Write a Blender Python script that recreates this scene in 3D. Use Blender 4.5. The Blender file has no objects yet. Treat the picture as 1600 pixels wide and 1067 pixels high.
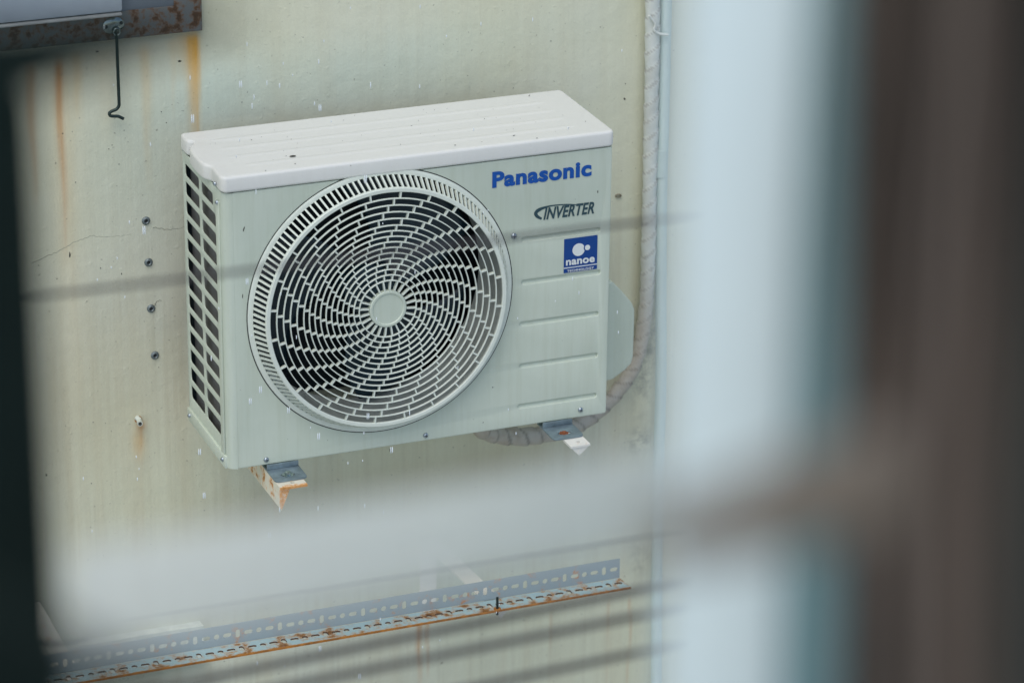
import bpy, bmesh, math, random
import numpy as np
from mathutils import Vector, Matrix
R_ = math.radians
random.seed(7); np.random.seed(7)
scene = bpy.context.scene
COL = scene.collection

# ------------------------------------------------------------------ camera
F = 5200.0                                   # focal length in pixels of a 1600 px wide frame
CAM = Vector((-1.5207, -5.0837, 2.4418))
RM = (Matrix.Rotation(-0.38339, 3, 'Z') @ Matrix.Rotation(1.17753, 3, 'X') @ Matrix.Rotation(0.01165, 3, 'Z'))
cd = bpy.data.cameras.new('camera'); cam = bpy.data.objects.new('camera', cd); COL.objects.link(cam)
cam.matrix_world = Matrix.Translation(CAM) @ RM.to_4x4()
cd.sensor_width = 36.0; cd.lens = F / 1600 * 36
cd.clip_start = 0.05; cd.clip_end = 500
cd.dof.use_dof = True
cd.dof.focus_distance = 5.83
cd.dof.aperture_fstop = 3.9
scene.camera = cam

def ray(u, v): return RM @ Vector(((u - 800) / F, -(v - 533.5) / F, -1.0))
def at(u, v, Y):                              # where the line of sight meets the plane y = Y
    d = ray(u, v); return CAM + d * ((Y - CAM.y) / d.y)
def atz(u, v, Z):
    d = ray(u, v); return CAM + d * ((Z - CAM.z) / d.z)
def atx(u, v, X):
    d = ray(u, v); return CAM + d * ((X - CAM.x) / d.x)
def pt(u, v, d): return CAM + ray(u, v) * d

# ------------------------------------------------------------------ light
SUN_EL, SUN_AZ = R_(58), R_(-128)              # azimuth of the sun seen from above, counted from +x
world = bpy.data.worlds.new("World"); scene.world = world; world.use_nodes = True
wn = world.node_tree; wn.nodes.clear()
wo = wn.nodes.new('ShaderNodeOutputWorld'); wb = wn.nodes.new('ShaderNodeBackground')
sky = wn.nodes.new('ShaderNodeTexSky'); sky.sky_type = 'NISHITA'; sky.sun_disc = False
sky.sun_elevation = SUN_EL; sky.sun_rotation = math.pi / 2 - SUN_AZ
sky.air_density = 1.0; sky.dust_density = 1.6; sky.ozone_density = 1.0
wb.inputs['Strength'].default_value = 0.11
wn.links.new(sky.outputs[0], wb.inputs['Color']); wn.links.new(wb.outputs[0], wo.inputs['Surface'])
sd = bpy.data.lights.new('sun', 'SUN'); sd.energy = 0.9; sd.angle = R_(50); sd.color = (1.0, 0.965, 0.90)
sun = bpy.data.objects.new('sun', sd); COL.objects.link(sun)
sdir = Vector((math.cos(SUN_EL) * math.cos(SUN_AZ), math.cos(SUN_EL) * math.sin(SUN_AZ), math.sin(SUN_EL)))
sun.rotation_euler = sdir.to_track_quat('Z', 'Y').to_euler()
scene.view_settings.view_transform = 'Standard'; scene.view_settings.look = 'None'
scene.view_settings.exposure = 0.5; scene.view_settings.gamma = 1
scene.render.engine = 'CYCLES'
scene.cycles.max_bounces = 8

# ------------------------------------------------------------------ materials
class NT:
    def __init__(s, name):
        s.m = bpy.data.materials.new(name); s.m.use_nodes = True; s.t = s.m.node_tree
        s.t.nodes.clear()
        s.o = s.n('ShaderNodeOutputMaterial'); s.b = s.n('ShaderNodeBsdfPrincipled')
        s.l(s.b.outputs[0], s.o.inputs[0])
    def n(s, t, **k):
        x = s.t.nodes.new(t)
        for a, b in k.items(): setattr(x, a, b)
        return x
    def l(s, a, b): s.t.links.new(a, b)
    def coord(s, kind='Object', scale=(1, 1, 1)):
        c = s.n('ShaderNodeTexCoord'); m = s.n('ShaderNodeMapping'); m.inputs['Scale'].default_value = scale
        s.l(c.outputs[kind], m.inputs[0]); return m.outputs[0]
    def noise(s, vec, scale, detail=4, rough=.55, lo=.4, hi=.6):
        t = s.n('ShaderNodeTexNoise'); t.inputs['Scale'].default_value = scale
        t.inputs['Detail'].default_value = detail; t.inputs['Roughness'].default_value = rough
        s.l(vec, t.inputs['Vector']); return s.ramp(t.outputs['Fac'], lo, hi), t.outputs['Fac']
    def ramp(s, v, lo, hi, a=0., b=1.):
        r = s.n('ShaderNodeMapRange'); r.inputs[1].default_value = lo; r.inputs[2].default_value = hi
        r.inputs[3].default_value = a; r.inputs[4].default_value = b; s.l(v, r.inputs[0]); return r.outputs[0]
    def mix(s, f, a, b):
        x = s.n('ShaderNodeMix', data_type='RGBA')
        for i, v in ((0, f), (6, a), (7, b)):
            if isinstance(v, (int, float)): x.inputs[i].default_value = v
            elif isinstance(v, tuple): x.inputs[i].default_value = (*v, 1)
            else: s.l(v, x.inputs[i])
        return x.outputs[2]
    def math(s, op, a, b=0.):
        x = s.n('ShaderNodeMath', operation=op); x.use_clamp = False
        for i, v in ((0, a), (1, b)):
            if isinstance(v, (int, float)): x.inputs[i].default_value = v
            else: s.l(v, x.inputs[i])
        return x.outputs[0]
    def bump(s, h, strength=.3, dist=.002):
        b = s.n('ShaderNodeBump'); b.inputs['Strength'].default_value = strength; b.inputs['Distance'].default_value = dist
        s.l(h, b.inputs['Height']); s.l(b.outputs[0], s.b.inputs['Normal'])
    def fin(s, col=None, rough=.5, metal=0., spec=None):
        if col is not None:
            if isinstance(col, tuple): s.b.inputs['Base Color'].default_value = (*col, 1)
            else: s.l(col, s.b.inputs['Base Color'])
        if isinstance(rough, (int, float)): s.b.inputs['Roughness'].default_value = rough
        else: s.l(rough, s.b.inputs['Roughness'])
        s.b.inputs['Metallic'].default_value = metal
        if spec is not None: s.b.inputs['Specular IOR Level'].default_value = spec
        return s.m

def plain(name, c, rough=.5, metal=0., var=.12, vs=30, bump=0.):
    t = NT(name); v = t.coord()
    f, raw = t.noise(v, vs, 5, .6, .3, .7)
    col = t.mix(f, tuple(x * (1 - var) for x in c), tuple(min(1, x * (1 + var * .6)) for x in c))
    if bump: t.bump(raw, bump, .001)
    return t.fin(col, t.ramp(raw, .2, .8, max(.05, rough - .1), min(1, rough + .1)), metal)

def painted(name, c, dirt=.35, zdirt=True):
    """weathered enamel: faint vertical run marks, specks and grime"""
    t = NT(name)
    a, ra = t.noise(t.coord(scale=(1, 1, .06)), 90, 5, .65, .45, .75)
    b, rb = t.noise(t.coord(), 9, 6, .6, .4, .75)
    d, rd = t.noise(t.coord(), 420, 2, .5, .70, .76)
    col = t.mix(t.math('MULTIPLY', a, dirt * .45), c, tuple(x * y for x, y in zip(c, (.78, .77, .68))))
    col = t.mix(t.math('MULTIPLY', b, dirt * .5), col, tuple(x * y for x, y in zip(c, (.80, .84, .80))))
    col = t.mix(t.math('MULTIPLY', d, .25), col, (.12, .11, .08))
    h, rh = t.noise(t.coord(), 350, 3, .5)
    t.bump(rh, .05, .0006)
    return t.fin(col, t.ramp(rb, .3, .7, .32, .5))

def rusty(name, base, thr=.55, scale=25, edge_axis=None, edge=(0, 1), deep=(.10, .035, .015), warm=(.62, .25, .05), rough=.6):
    t = NT(name); v = t.coord()
    n, raw = t.noise(v, scale, 7, .68, thr, thr + .08)
    n2, raw2 = t.noise(v, scale * 4, 5, .7, .42, .6)
    fac = n
    halo, _ = t.noise(v, scale, 7, .68, thr - .07, thr + .05)
    if edge_axis is not None:
        s = t.n('ShaderNodeSeparateXYZ'); t.l(v, s.inputs[0])
        e = t.ramp(s.outputs[edge_axis], edge[0], edge[1])
        e = t.math('ADD', e, t.math('MULTIPLY', t.math('SUBTRACT', raw2, .5), 1.4))
        e1 = t.ramp(e, .45, .75)
        fac = t.math('MAXIMUM', n, t.math('MULTIPLY', t.ramp(e, .8, 1.1), .8)); halo = t.math('MAXIMUM', halo, e1)
    rust = t.mix(n2, deep, tuple(x * .55 for x in warm))
    col = t.mix(t.math('MULTIPLY', halo, .85), base, warm)
    col = t.mix(fac, col, rust)
    t.bump(raw2, .35, .0012)
    return t.fin(col, t.ramp(fac, 0, 1, rough * .7, .85))

M = {}
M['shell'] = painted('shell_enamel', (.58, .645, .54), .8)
M['lid'] = painted('toplit_enamel', (.745, .75, .70), .25)  # same paint as the shell, with the light from above put into its colour
M['guard'] = plain('guard_plastic', (.70, .755, .66), .4, 0, .06, 60)
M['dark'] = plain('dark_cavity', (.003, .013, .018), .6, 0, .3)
M['shroud'] = plain('shroud_metal', (.47, .50, .46), .5, 0, .2, 25)
M['blade'] = plain('fan_blade', (.003, .022, .034), .4, 0, .4, 12)
def coil():
    t = NT('condenser_fins')
    w = t.n('ShaderNodeTexWave'); w.inputs['Scale'].default_value = 160; w.bands_direction = 'Y'
    t.l(t.coord(), w.inputs[0])
    n, raw = t.noise(t.coord(), 30, 5, .6, .35, .7)
    c = t.mix(w.outputs['Fac'], (.08, .083, .080), (.22, .225, .215))
    t.bump(w.outputs['Fac'], .4, .002)
    return t.fin(t.mix(n, c, (.13, .13, .12)), .6, 0)
M['coil'] = coil()
M['zinc'] = plain('zinc_plate', (.24, .31, .34), .38, .55, .3, 60)
M['screw'] = plain('screw_steel', (.42, .48, .52), .3, .8, .3, 200)
M['screw_dark'] = plain('screw_recess', (.03, .035, .035), .5, .2)
M['blue'] = plain('blue_print', (.001, .078, .36), .4, 0, .06, 80)
M['navy'] = plain('navy_print', (.001, .05, .24), .4, 0, .06, 80)
M['ink'] = plain('dark_print', (.025, .065, .08), .45, 0, .1, 80)
M['print_white'] = plain('white_print', (.72, .76, .74), .45, 0, .04, 80)
M['arm_plain'] = rusty('arm_cream_paint', (.86, .84, .74), .68, 30)
M['angle'] = rusty('slotted_angle_rust', (.38, .52, .52), .54, 30, 1, (-.034, -.0475), warm=(.50, .24, .06))
M['angle_v'] = rusty('slotted_angle_shaded', (.30, .365, .385), .64, 30)  # bluish shade on the upright flange put into its base colour
M['steel_dark'] = plain('dark_steel', (.035, .055, .05), .35, .7, .3, 90)
M['chrome'] = plain('worn_chrome', (.38, .46, .44), .22, .9, .3, 120)
M['plug'] = plain('grey_washer', (.20, .24, .245), .5, .5, .3, 200)
M['frame_rust'] = rusty('hatch_frame_rust', (.15, .165, .165), .52, 55, deep=(.05, .025, .014), warm=(.20, .09, .03), rough=.7)
M['sash'] = plain('sash_blue_grey', (.42, .48, .53), .35, .1, .15, 8)
M['sash_dark'] = plain('sash_panel', (.15, .18, .21), .4, .1, .2, 8)
M['wood_white'] = plain('white_window_paint', (.80, .93, .92), .35, 0, .05, 6)
M['shade_teal'] = plain('grey_green_shade', (.20, .35, .36), .4, 0, .1, 6)  # shaded side of the white frame, shade put into the colour
M['lip'] = plain('sash_edge', (.42, .44, .42), .5, 0, .25, 20)
M['rail'] = plain('white_rail_paint', (.78, .84, .78), .4, 0, .03, 5)
M['post'] = plain('dark_green_post', (.006, .013, .011), .6, 0, .3, 12)
M['post'].node_tree.nodes['Principled BSDF'].inputs['Specular IOR Level'].default_value = .12
M['wire'] = plain('dark_wire', (.055, .05, .05), .5, 0, .2, 30)
M['latch'] = plain('brown_latch', (.19, .155, .115), .5, 0, .2, 20)
M['rust_line'] = plain('old_crack', (.30, .31, .24), .9)
M['speck'] = plain('dark_speck', (.05, .05, .04), .9)
M['cement'] = plain('pale_cement', (.68, .73, .64), .9, 0, .25, 60, .8)
M['drop'] = plain('rain_water', (.85, .92, .95), .1, 0, .02)
M['ground'] = plain('wet_concrete', (.30, .32, .31), .5, 0, .2, 2)

def tape():
    t = NT('white_tape')
    b, rb = t.noise(t.coord(), 14, 6, .65, .42, .68)
    c, rc = t.noise(t.coord(scale=(1, 1, 1)), 70, 4, .6, .45, .7)
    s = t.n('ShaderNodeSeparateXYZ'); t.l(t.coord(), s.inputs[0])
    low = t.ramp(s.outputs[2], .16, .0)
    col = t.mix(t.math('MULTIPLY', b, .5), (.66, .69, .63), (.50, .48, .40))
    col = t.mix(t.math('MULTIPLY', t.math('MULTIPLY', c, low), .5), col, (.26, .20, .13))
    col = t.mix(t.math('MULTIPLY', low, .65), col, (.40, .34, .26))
    at_ = t.n('ShaderNodeAttribute'); at_.attribute_name = 'seam'
    col = t.mix(t.math('MULTIPLY', at_.outputs['Fac'], .55), col, (.16, .15, .12))
    t.bump(rc, .4, .003)
    return t.fin(col, .6)
M['tape'] = tape()
M['hose'] = plain('ribbed_hose', (.50, .615, .575), .45, 0, .06, 20)

def wallmat():
    t = NT('stained_cream_wall')
    def A(n):
        a = t.n('ShaderNodeAttribute'); a.attribute_name = n; return a.outputs['Fac']
    v = t.coord()
    big, rbig = t.noise(v, 2.2, 4, .5, .35, .65)
    run, rrun = t.noise(t.coord(scale=(1, 1, .035)), 60, 6, .65, .46, .70)
    run2, rrun2 = t.noise(t.coord(scale=(1, 1, .05)), 22, 5, .6, .45, .72)
    fine, rfine = t.noise(v, 260, 4, .6, .35, .65)
    sp, _ = t.noise(v, 130, 2, .5, .72, .76)
    col = t.mix(big, (.71, .715, .525), (.715, .73, .585))
    col = t.mix(t.math('MULTIPLY', A('cool'), .6), col, (.60, .73, .64))
    col = t.mix(t.math('MULTIPLY', t.math('MULTIPLY', run, A('drip')), .30), col, (.46, .43, .29))
    col = t.mix(t.math('MULTIPLY', t.math('MULTIPLY', run2, A('drip')), .32), col, (.58, .50, .32))
    col = t.mix(t.math('MULTIPLY', A('tan'), .75), col, (.49, .43, .27))
    och = t.math('MULTIPLY', A('ochre'), t.ramp(rrun, .25, .65, .8, 1.2))
    col = t.mix(och, col, (.76, .42, .075))
    rus = t.math('MULTIPLY', A('rust'), t.ramp(rrun, .25, .65, .8, 1.25))
    col = t.mix(rus, col, (.56, .25, .06))
    sm = t.math('MULTIPLY', A('smudge'), t.ramp(t.noise(v, 45, 6, .75)[1], .42, .66))
    col = t.mix(sm, col, (.17, .18, .15))
    col = t.mix(t.math('MULTIPLY', fine, .07), col, (.30, .30, .24))
    col = t.mix(t.math('MULTIPLY', sp, .5), col, (.16, .15, .11))
    h1 = t.noise(v, 38, 4, .5)[1]; h2 = t.noise(v, 9, 3, .5)[1]
    h = t.math('ADD', t.math('MULTIPLY', h1, .35), t.math('ADD', t.math('MULTIPLY', rfine, .12), t.math('ADD', t.math('MULTIPLY', h2, 1.0), t.math('MULTIPLY', rrun, .22))))
    pim, _ = t.noise(v, 75, 1, .4, .66, .76)
    h = t.math('ADD', h, t.math('MULTIPLY', pim, .10))
    t.bump(h, .5, .006)
    return t.fin(col, t.ramp(rrun, .3, .7, .62, .42))
M['wall'] = wallmat()

def curtainmat():
    t = NT('brown_curtain')
    w, rw = t.noise(t.coord(scale=(1, 1, 1)), 12, 4, .6, .35, .65)
    c = t.mix(w, (.070, .057, .046), (.094, .075, .060))
    return t.fin(c, .95)
M['curtain'] = curtainmat()

# ------------------------------------------------------------------ mesh helpers
def mesh_obj(name, verts, faces, m, parent=None, smooth=False):
    me = bpy.data.meshes.new(name); me.from_pydata([tuple(v) for v in verts], [], faces); me.update()
    if smooth: me.shade_smooth()
    me.materials.append(m)
    o = bpy.data.objects.new(name, me); COL.objects.link(o)
    if parent: o.parent = parent
    return o
def bm_obj(name, bm, m, parent=None, smooth=False):
    me = bpy.data.meshes.new(name); bmesh.ops.recalc_face_normals(bm, faces=bm.faces); bm.to_mesh(me); bm.free()
    if smooth:
        me.shade_smooth()
    me.materials.append(m)
    o = bpy.data.objects.new(name, me); COL.objects.link(o)
    if parent: o.parent = parent
    return o
def auto_smooth(o, ang=35):
    me = o.data; me.shade_smooth()
    bm = bmesh.new(); bm.from_mesh(me)
    for e in bm.edges:
        if len(e.link_faces) == 2 and e.calc_face_angle(0) > R_(ang): e.smooth = False
    bm.to_mesh(me); bm.free(); return o
def add_box(bm, lo, hi, bev=0.):
    r = bmesh.ops.create_cube(bm, size=1)
    c = [(a + b) / 2 for a, b in zip(lo, hi)]; s = [abs(b - a) for a, b in zip(lo, hi)]
    for v in r['verts']: v.co = Vector((c[0] + v.co.x * s[0], c[1] + v.co.y * s[1], c[2] + v.co.z * s[2]))
    if bev:
        ed = {e for v in r['verts'] for e in v.link_edges}
        bmesh.ops.bevel(bm, geom=list(ed), offset=bev, segments=2, affect='EDGES', profile=.5)
def box(name, lo, hi, m, parent=None, bev=0.):
    bm = bmesh.new(); add_box(bm, lo, hi, bev); o = bm_obj(name, bm, m, parent)
    return auto_smooth(o) if bev else o
def lathe(name, prof, m, parent=None, n=96, axis='y', loc=(0, 0, 0), a0=0, a1=2 * math.pi):
    """prof: list of (radius, offset along the axis)"""
    V, Fc = [], []; k = len(prof); full = abs(a1 - a0 - 2 * math.pi) < 1e-6
    N = n if full else n + 1
    for i in range(N):
        a = a0 + (a1 - a0) * i / n
        for r, h in prof:
            p = {'y': (r * math.cos(a), h, r * math.sin(a)), 'z': (r * math.cos(a), r * math.sin(a), h), 'x': (h, r * math.cos(a), r * math.sin(a))}[axis]
            V.append((p[0] + loc[0], p[1] + loc[1], p[2] + loc[2]))
    for i in range(n):
        j = (i + 1) % N
        for t in range(k - 1): Fc.append((i * k + t, i * k + t + 1, j * k + t + 1, j * k + t))
    o = mesh_obj(name, V, Fc, m, parent)
    bm = bmesh.new(); bm.from_mesh(o.data); bmesh.ops.remove_doubles(bm, verts=bm.verts, dist=1e-6)
    bmesh.ops.recalc_face_normals(bm, faces=bm.faces); bm.to_mesh(o.data); bm.free()
    return auto_smooth(o, 40)
def tube(name, pts, r, m, parent=None, n=12, radfn=None, caps=True):
    """sweep; pts a list of Vectors, r radius; radfn(i, arc, angle) multiplies the radius"""
    V, Fc = [], []; P = [Vector(p) for p in pts]; N = len(P); up = None; arc = 0; seam = []
    for i in range(N):
        t = (P[min(i + 1, N - 1)] - P[max(i - 1, 0)]).normalized()
        if up is None:
            up = Vector((0, 0, 1)) if abs(t.z) < .9 else Vector((1, 0, 0))
        b = t.cross(up).normalized(); up = b.cross(t).normalized()
        if i: arc += (P[i] - P[i - 1]).length
        for k in range(n):
            a = 2 * math.pi * k / n; rr = r(i / (N - 1)) if callable(r) else r
            if radfn: rr *= radfn(i, arc, a)
            V.append(P[i] + (b * math.cos(a) + up * math.sin(a)) * rr)
    for i in range(N - 1):
        for k in range(n): Fc.append((i * n + k, i * n + (k + 1) % n, (i + 1) * n + (k + 1) % n, (i + 1) * n + k))
    if caps: Fc.append(tuple(range(n))[::-1]); Fc.append(tuple((N - 1) * n + k for k in range(n)))
    o = mesh_obj(name, V, Fc, m, parent, False)
    return auto_smooth(o, 50)
def spline(ctrl, step):
    """Catmull-Rom through ctrl, sampled at about `step`"""
    P = [Vector(c) for c in ctrl]; P = [P[0] * 2 - P[1]] + P + [P[-1] * 2 - P[-2]]; out = []
    for i in range(1, len(P) - 2):
        n = max(2, int((P[i + 1] - P[i]).length / step))
        for k in range(n):
            t = k / n; a, b, c, d = P[i - 1:i + 3]
            out.append(.5 * ((2 * b) + (c - a) * t + (2 * a - 5 * b + 4 * c - d) * t * t + (-a + 3 * b - 3 * c + d) * t ** 3))
    out.append(P[-2]); return out
def plate(name, loops, thick, m, parent=None, bevel=0., mat=None, res=2):
    """flat plate in local XY (first loop outline, others holes), thickness along Z (0..-thick); mat: 4x4 placing it"""
    cu = bpy.data.curves.new(name, 'CURVE'); cu.dimensions = '2D'; cu.fill_mode = 'BOTH'
    for L in loops:
        sp = cu.splines.new('POLY'); sp.points.add(len(L) - 1)
        for i, (x, y) in enumerate(L): sp.points[i].co = (x, y, 0, 1)
        sp.use_cyclic_u = True
    cu.extrude = max(1e-5, thick / 2 - bevel); cu.bevel_depth = bevel; cu.bevel_resolution = res; cu.offset = -bevel
    tmp = bpy.data.objects.new('tmp', cu); COL.objects.link(tmp)
    dg = bpy.context.evaluated_depsgraph_get(); me = bpy.data.meshes.new_from_object(tmp.evaluated_get(dg))
    bpy.data.objects.remove(tmp); bpy.data.curves.remove(cu)
    me.name = name
    T = Matrix.Translation((0, 0, -thick / 2)); me.transform((mat or Matrix.Identity(4)) @ T)
    me.materials.clear(); me.materials.append(m)
    bm = bmesh.new(); bm.from_mesh(me); bmesh.ops.remove_doubles(bm, verts=bm.verts, dist=1e-6)
    bmesh.ops.recalc_face_normals(bm, faces=bm.faces); bm.to_mesh(me); bm.free()
    o = bpy.data.objects.new(name, me); COL.objects.link(o)
    if parent: o.parent = parent
    return auto_smooth(o, 35)
def circle(cx, cy, r, n=96): return [(cx + r * math.cos(2 * math.pi * i / n), cy + r * math.sin(2 * math.pi * i / n)) for i in range(n)]
def rrect(x0, y0, x1, y1, r, n=5):
    L = []
    for cx, cy, a in ((x1 - r, y1 - r, 0), (x0 + r, y1 - r, 90), (x0 + r, y0 + r, 180), (x1 - r, y0 + r, 270)):
        for i in range(n + 1):
            t = R_(a + 90 * i / n); L.append((cx + r * math.cos(t), cy + r * math.sin(t)))
    return L
FRONT = Matrix(((1, 0, 0, 0), (0, 0, -1, 0), (0, 1, 0, 0), (0, 0, 0, 1)))      # local (x,y) -> world (x,z), local z -> -y
SIDE = Matrix(((0, 0, -1, 0), (-1, 0, 0, 0), (0, 1, 0, 0), (0, 0, 0, 1)))       # local x -> -y, y -> z, local z -> -x
def frontM(y): return Matrix.Translation((0, y, 0)) @ FRONT
def text(name, s, size, m, parent, org, slope=(1, 0), bold=0., shear=0., sx=1., y=-.0008, depth=.0006, space=1.):
    cu = bpy.data.curves.new(name, 'FONT'); cu.body = s; cu.size = size; cu.offset = bold; cu.shear = shear
    cu.extrude = depth / 2; cu.space_character = space; cu.resolution_u = 6
    tmp = bpy.data.objects.new('tmp', cu); COL.objects.link(tmp)
    dg = bpy.context.evaluated_depsgraph_get(); me = bpy.data.meshes.new_from_object(tmp.evaluated_get(dg))
    bpy.data.objects.remove(tmp); bpy.data.curves.remove(cu); me.name = name
    me.transform(Matrix.Translation((org[0], y, org[1])) @ FRONT @ Matrix.Diagonal((sx, 1, 1, 1)))
    me.materials.clear(); me.materials.append(m)
    o = bpy.data.objects.new(name, me); COL.objects.link(o); o.parent = parent
    return o
def tag(o, label=None, cat=None, group=None, kind=None):
    if label: o['label'] = label
    if cat: o['category'] = cat
    if group: o['group'] = group
    if kind: o['kind'] = kind
    return o
def thing(name, label, cat, loc=(0, 0, 0), group=None):
    o = bpy.data.objects.new(name, None); COL.objects.link(o); o.location = loc; o.empty_display_size = .05
    return tag(o, label, cat, group)
def keep(o, parent):
    """parent o, whose vertices are in world space, to an Empty placed elsewhere"""
    o.parent = parent; o.location = -Vector(parent.location); return o

# ------------------------------------------------------------------ setting: wall and ground
WY = 0.36
def build_wall():
    xs = np.concatenate([np.linspace(-7, -.7, 8)[:-1], np.arange(-.7, 1.45, .005), np.linspace(1.5, 9, 8)])
    zs = np.concatenate([np.linspace(-6.2, -1.2, 6)[:-1], np.arange(-1.2, 1.0, .005), np.linspace(1.05, 5, 5)])
    X, Z = np.meshgrid(xs, zs); nx, nz = len(xs), len(zs)
    V = np.stack([X.ravel(), np.full(X.size, WY), Z.ravel()], 1)
    idx = np.arange(nx * nz).reshape(nz, nx)
    Fc = np.stack([idx[:-1, :-1], idx[:-1, 1:], idx[1:, 1:], idx[1:, :-1]], -1).reshape(-1, 4)
    me = bpy.data.meshes.new('wall'); me.from_pydata(V.tolist(), [], Fc.tolist()); me.update(); me.shade_smooth()
    me.materials.append(M['wall'])
    x, z = V[:, 0], V[:, 2]
    def streak(u, v0, v1, w, s, wob=1.0, taper=.5):
        """a run mark starting at the wall point seen at (u, v0) and fading out down to v1"""
        a, b = at(u, v0, WY), at(u, v1, WY); L = a.z - b.z
        t = (a.z - z) / L
        wv = w * (1 - taper * np.clip(t, 0, 1)); cx = a.x + wob * .0015 * np.sin(t * 9 + u)
        g = np.exp(-((x - cx) / wv) ** 2)
        return s * g * np.clip(t * 12, 0, 1) * np.clip(1 - t, 0, 1) ** .7
    def blob(u, v, rx, rz, s):
        a = at(u, v, WY); return s * np.exp(-((x - a.x) / rx) ** 2 - ((z - a.z) / rz) ** 2)
    rust = streak(90, 78, 420, .0075, .9) + streak(45, 84, 330, .010, .6) + streak(655, 965, 1090, .006, .8) \
        + streak(668, 960, 1070, .004, .7) + streak(985, 925, 1110, .003, .5) + blob(222, 665, .006, .008, .5) \
        + streak(218, 655, 730, .005, .45) + streak(430, 760, 850, .005, .25) + blob(655, 968, .014, .006, .6) + streak(952, 930, 1090, .003, .25) + streak(860, 950, 1080, .003, .2)
    ochre = streak(300, 46, 235, .012, .95, .3, .3) + streak(307, 46, 300, .004, .5) + streak(285, 50, 130, .02, .35) + streak(118, 76, 200, .011, .35) + streak(225, 62, 300, .010, .28) \
        + streak(268, 56, 190, .007, .2) + streak(95, 80, 700, .03, .2) + blob(216, 690, .012, .03, .35) + streak(160, 70, 240, .02, .12)
    tan = blob(600, 760, .32, .05, .55) + blob(420, 800, .10, .05, .4) + blob(800, 720, .14, .04, .5) + blob(130, 640, .14, .22, .42) \
        + blob(985, 650, .04, .07, .35) + blob(1000, 420, .02, .2, .25)
    cool = blob(330, 140, .10, .07, .9) + blob(560, 120, .22, .06, .7) + blob(230, 260, .09, .12, .5) + blob(700, 60, .3, .05, .3) + blob(700, 900, .5, .06, .4)
    smudge = blob(1005, 560, .025, .10, .9) + blob(1000, 690, .03, .03, .8) + blob(1010, 520, .02, .03, .8) + blob(1000, 870, .02, .05, .5)
    drip = .35 + .65 / (1 + np.exp((z - at(200, 470, WY).z) / .03))
    for n, d in (('rust', rust), ('ochre', ochre), ('tan', tan), ('cool', cool), ('smudge', smudge), ('drip', drip)):
        at_ = me.attributes.new(n, 'FLOAT', 'POINT'); at_.data.foreach_set('value', np.clip(d, 0, 1).astype(np.float32))
    o = bpy.data.objects.new('wall', me); COL.objects.link(o); o['kind'] = 'structure'
    return o
wall = build_wall()
g = mesh_obj('ground', [(-60, -60, -6.2), (60, -60, -6.2), (60, .36, -6.2), (-60, .36, -6.2)], [(0, 1, 2, 3)], M['ground']); g['kind'] = 'structure'

def crack(pts, r=.0006):
    P = []
    for a, b in zip(pts[:-1], pts[1:]):
        for k in range(6):
            t = k / 6; u = a[0] + (b[0] - a[0]) * t + random.uniform(-1.5, 1.5); v = a[1] + (b[1] - a[1]) * t + random.uniform(-1.5, 1.5)
            P.append(at(u, v, WY))
    P.append(at(*pts[-1], WY))
    return tube('crack', P, lambda t: r * (1 - .7 * t), M['rust_line'], wall, 5)
crack([(50, 412), (82, 397), (100, 388), (118, 378), (140, 369), (172, 370), (205, 366)], .0006)
crack([(238, 355), (262, 359), (292, 354)], .0007)
crack([(241, 478), (246, 470), (252, 469)], .0011)

# small specks and chips on the wall, one mesh
def specks(name, items, parent, m=M['speck'], normal='y'):
    bm = bmesh.new()
    for p, a, b, rot in items:
        n = 7; vs = []
        for k in range(n):
            t = 2 * math.pi * k / n; rr = random.uniform(.75, 1.15)
            x, y = a * rr * math.cos(t), b * rr * math.sin(t)
            x, y = x * math.cos(rot) - y * math.sin(rot), x * math.sin(rot) + y * math.cos(rot)
            vs.append(bm.verts.new((p.x + x, p.y, p.z + y) if normal == 'y' else (p.x + x, p.y + y, p.z)))
        top = bm.verts.new((p.x, p.y - .0008, p.z) if normal == 'y' else (p.x, p.y, p.z + .0008))
        for k in range(n): bm.faces.new((vs[k], vs[(k + 1) % n], top))
    o = bm_obj(name, bm, m, parent); o['kind'] = 'stuff'; return o
it = [(at(u, v, WY - .0004), a, b, r) for u, v, a, b, r in (
    (152, 81, .003, .0018, 0), (281, 96, .0035, .0018, 0), (98, 209, .0012, .0012, 0), (175, 227, .001, .001, 0), (186, 257, .001, .001, 0),
    (976, 155, .002, .003, .5), (109, 398, .0015, .0055, 0), (72, 742, .0015, .003, 0), (260, 192, .001, .001, 0), (252, 175, .001, .001, 0),
    (190, 428, .001, .002, 0), (378, 160, .001, .001, 0), (149, 71, .0012, .001, 0), (170, 233, .001, .001, 0), (610, 703, .002, .004, 0), (690, 1035, .003, .001, .6))]
for _ in range(170):
    r = random.choice([.0004, .0005, .0006, .0009]); it.append((at(random.uniform(60, 1020), random.uniform(0, 1060), WY - .0004), r, r * random.uniform(.7, 1.6), random.random() * 3))
specks('speck', it, wall)

# ------------------------------------------------------------------ the outdoor unit
W, D, H = 0.7162, 0.2408, 0.512
ac = thing('air_conditioner_unit', 'cream outdoor air conditioning unit with round fan grille mounted on the stained wall', 'air conditioner')
C0 = at(596, 472, 0); CX, CZ = C0.x, C0.z
RB = .2445
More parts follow.
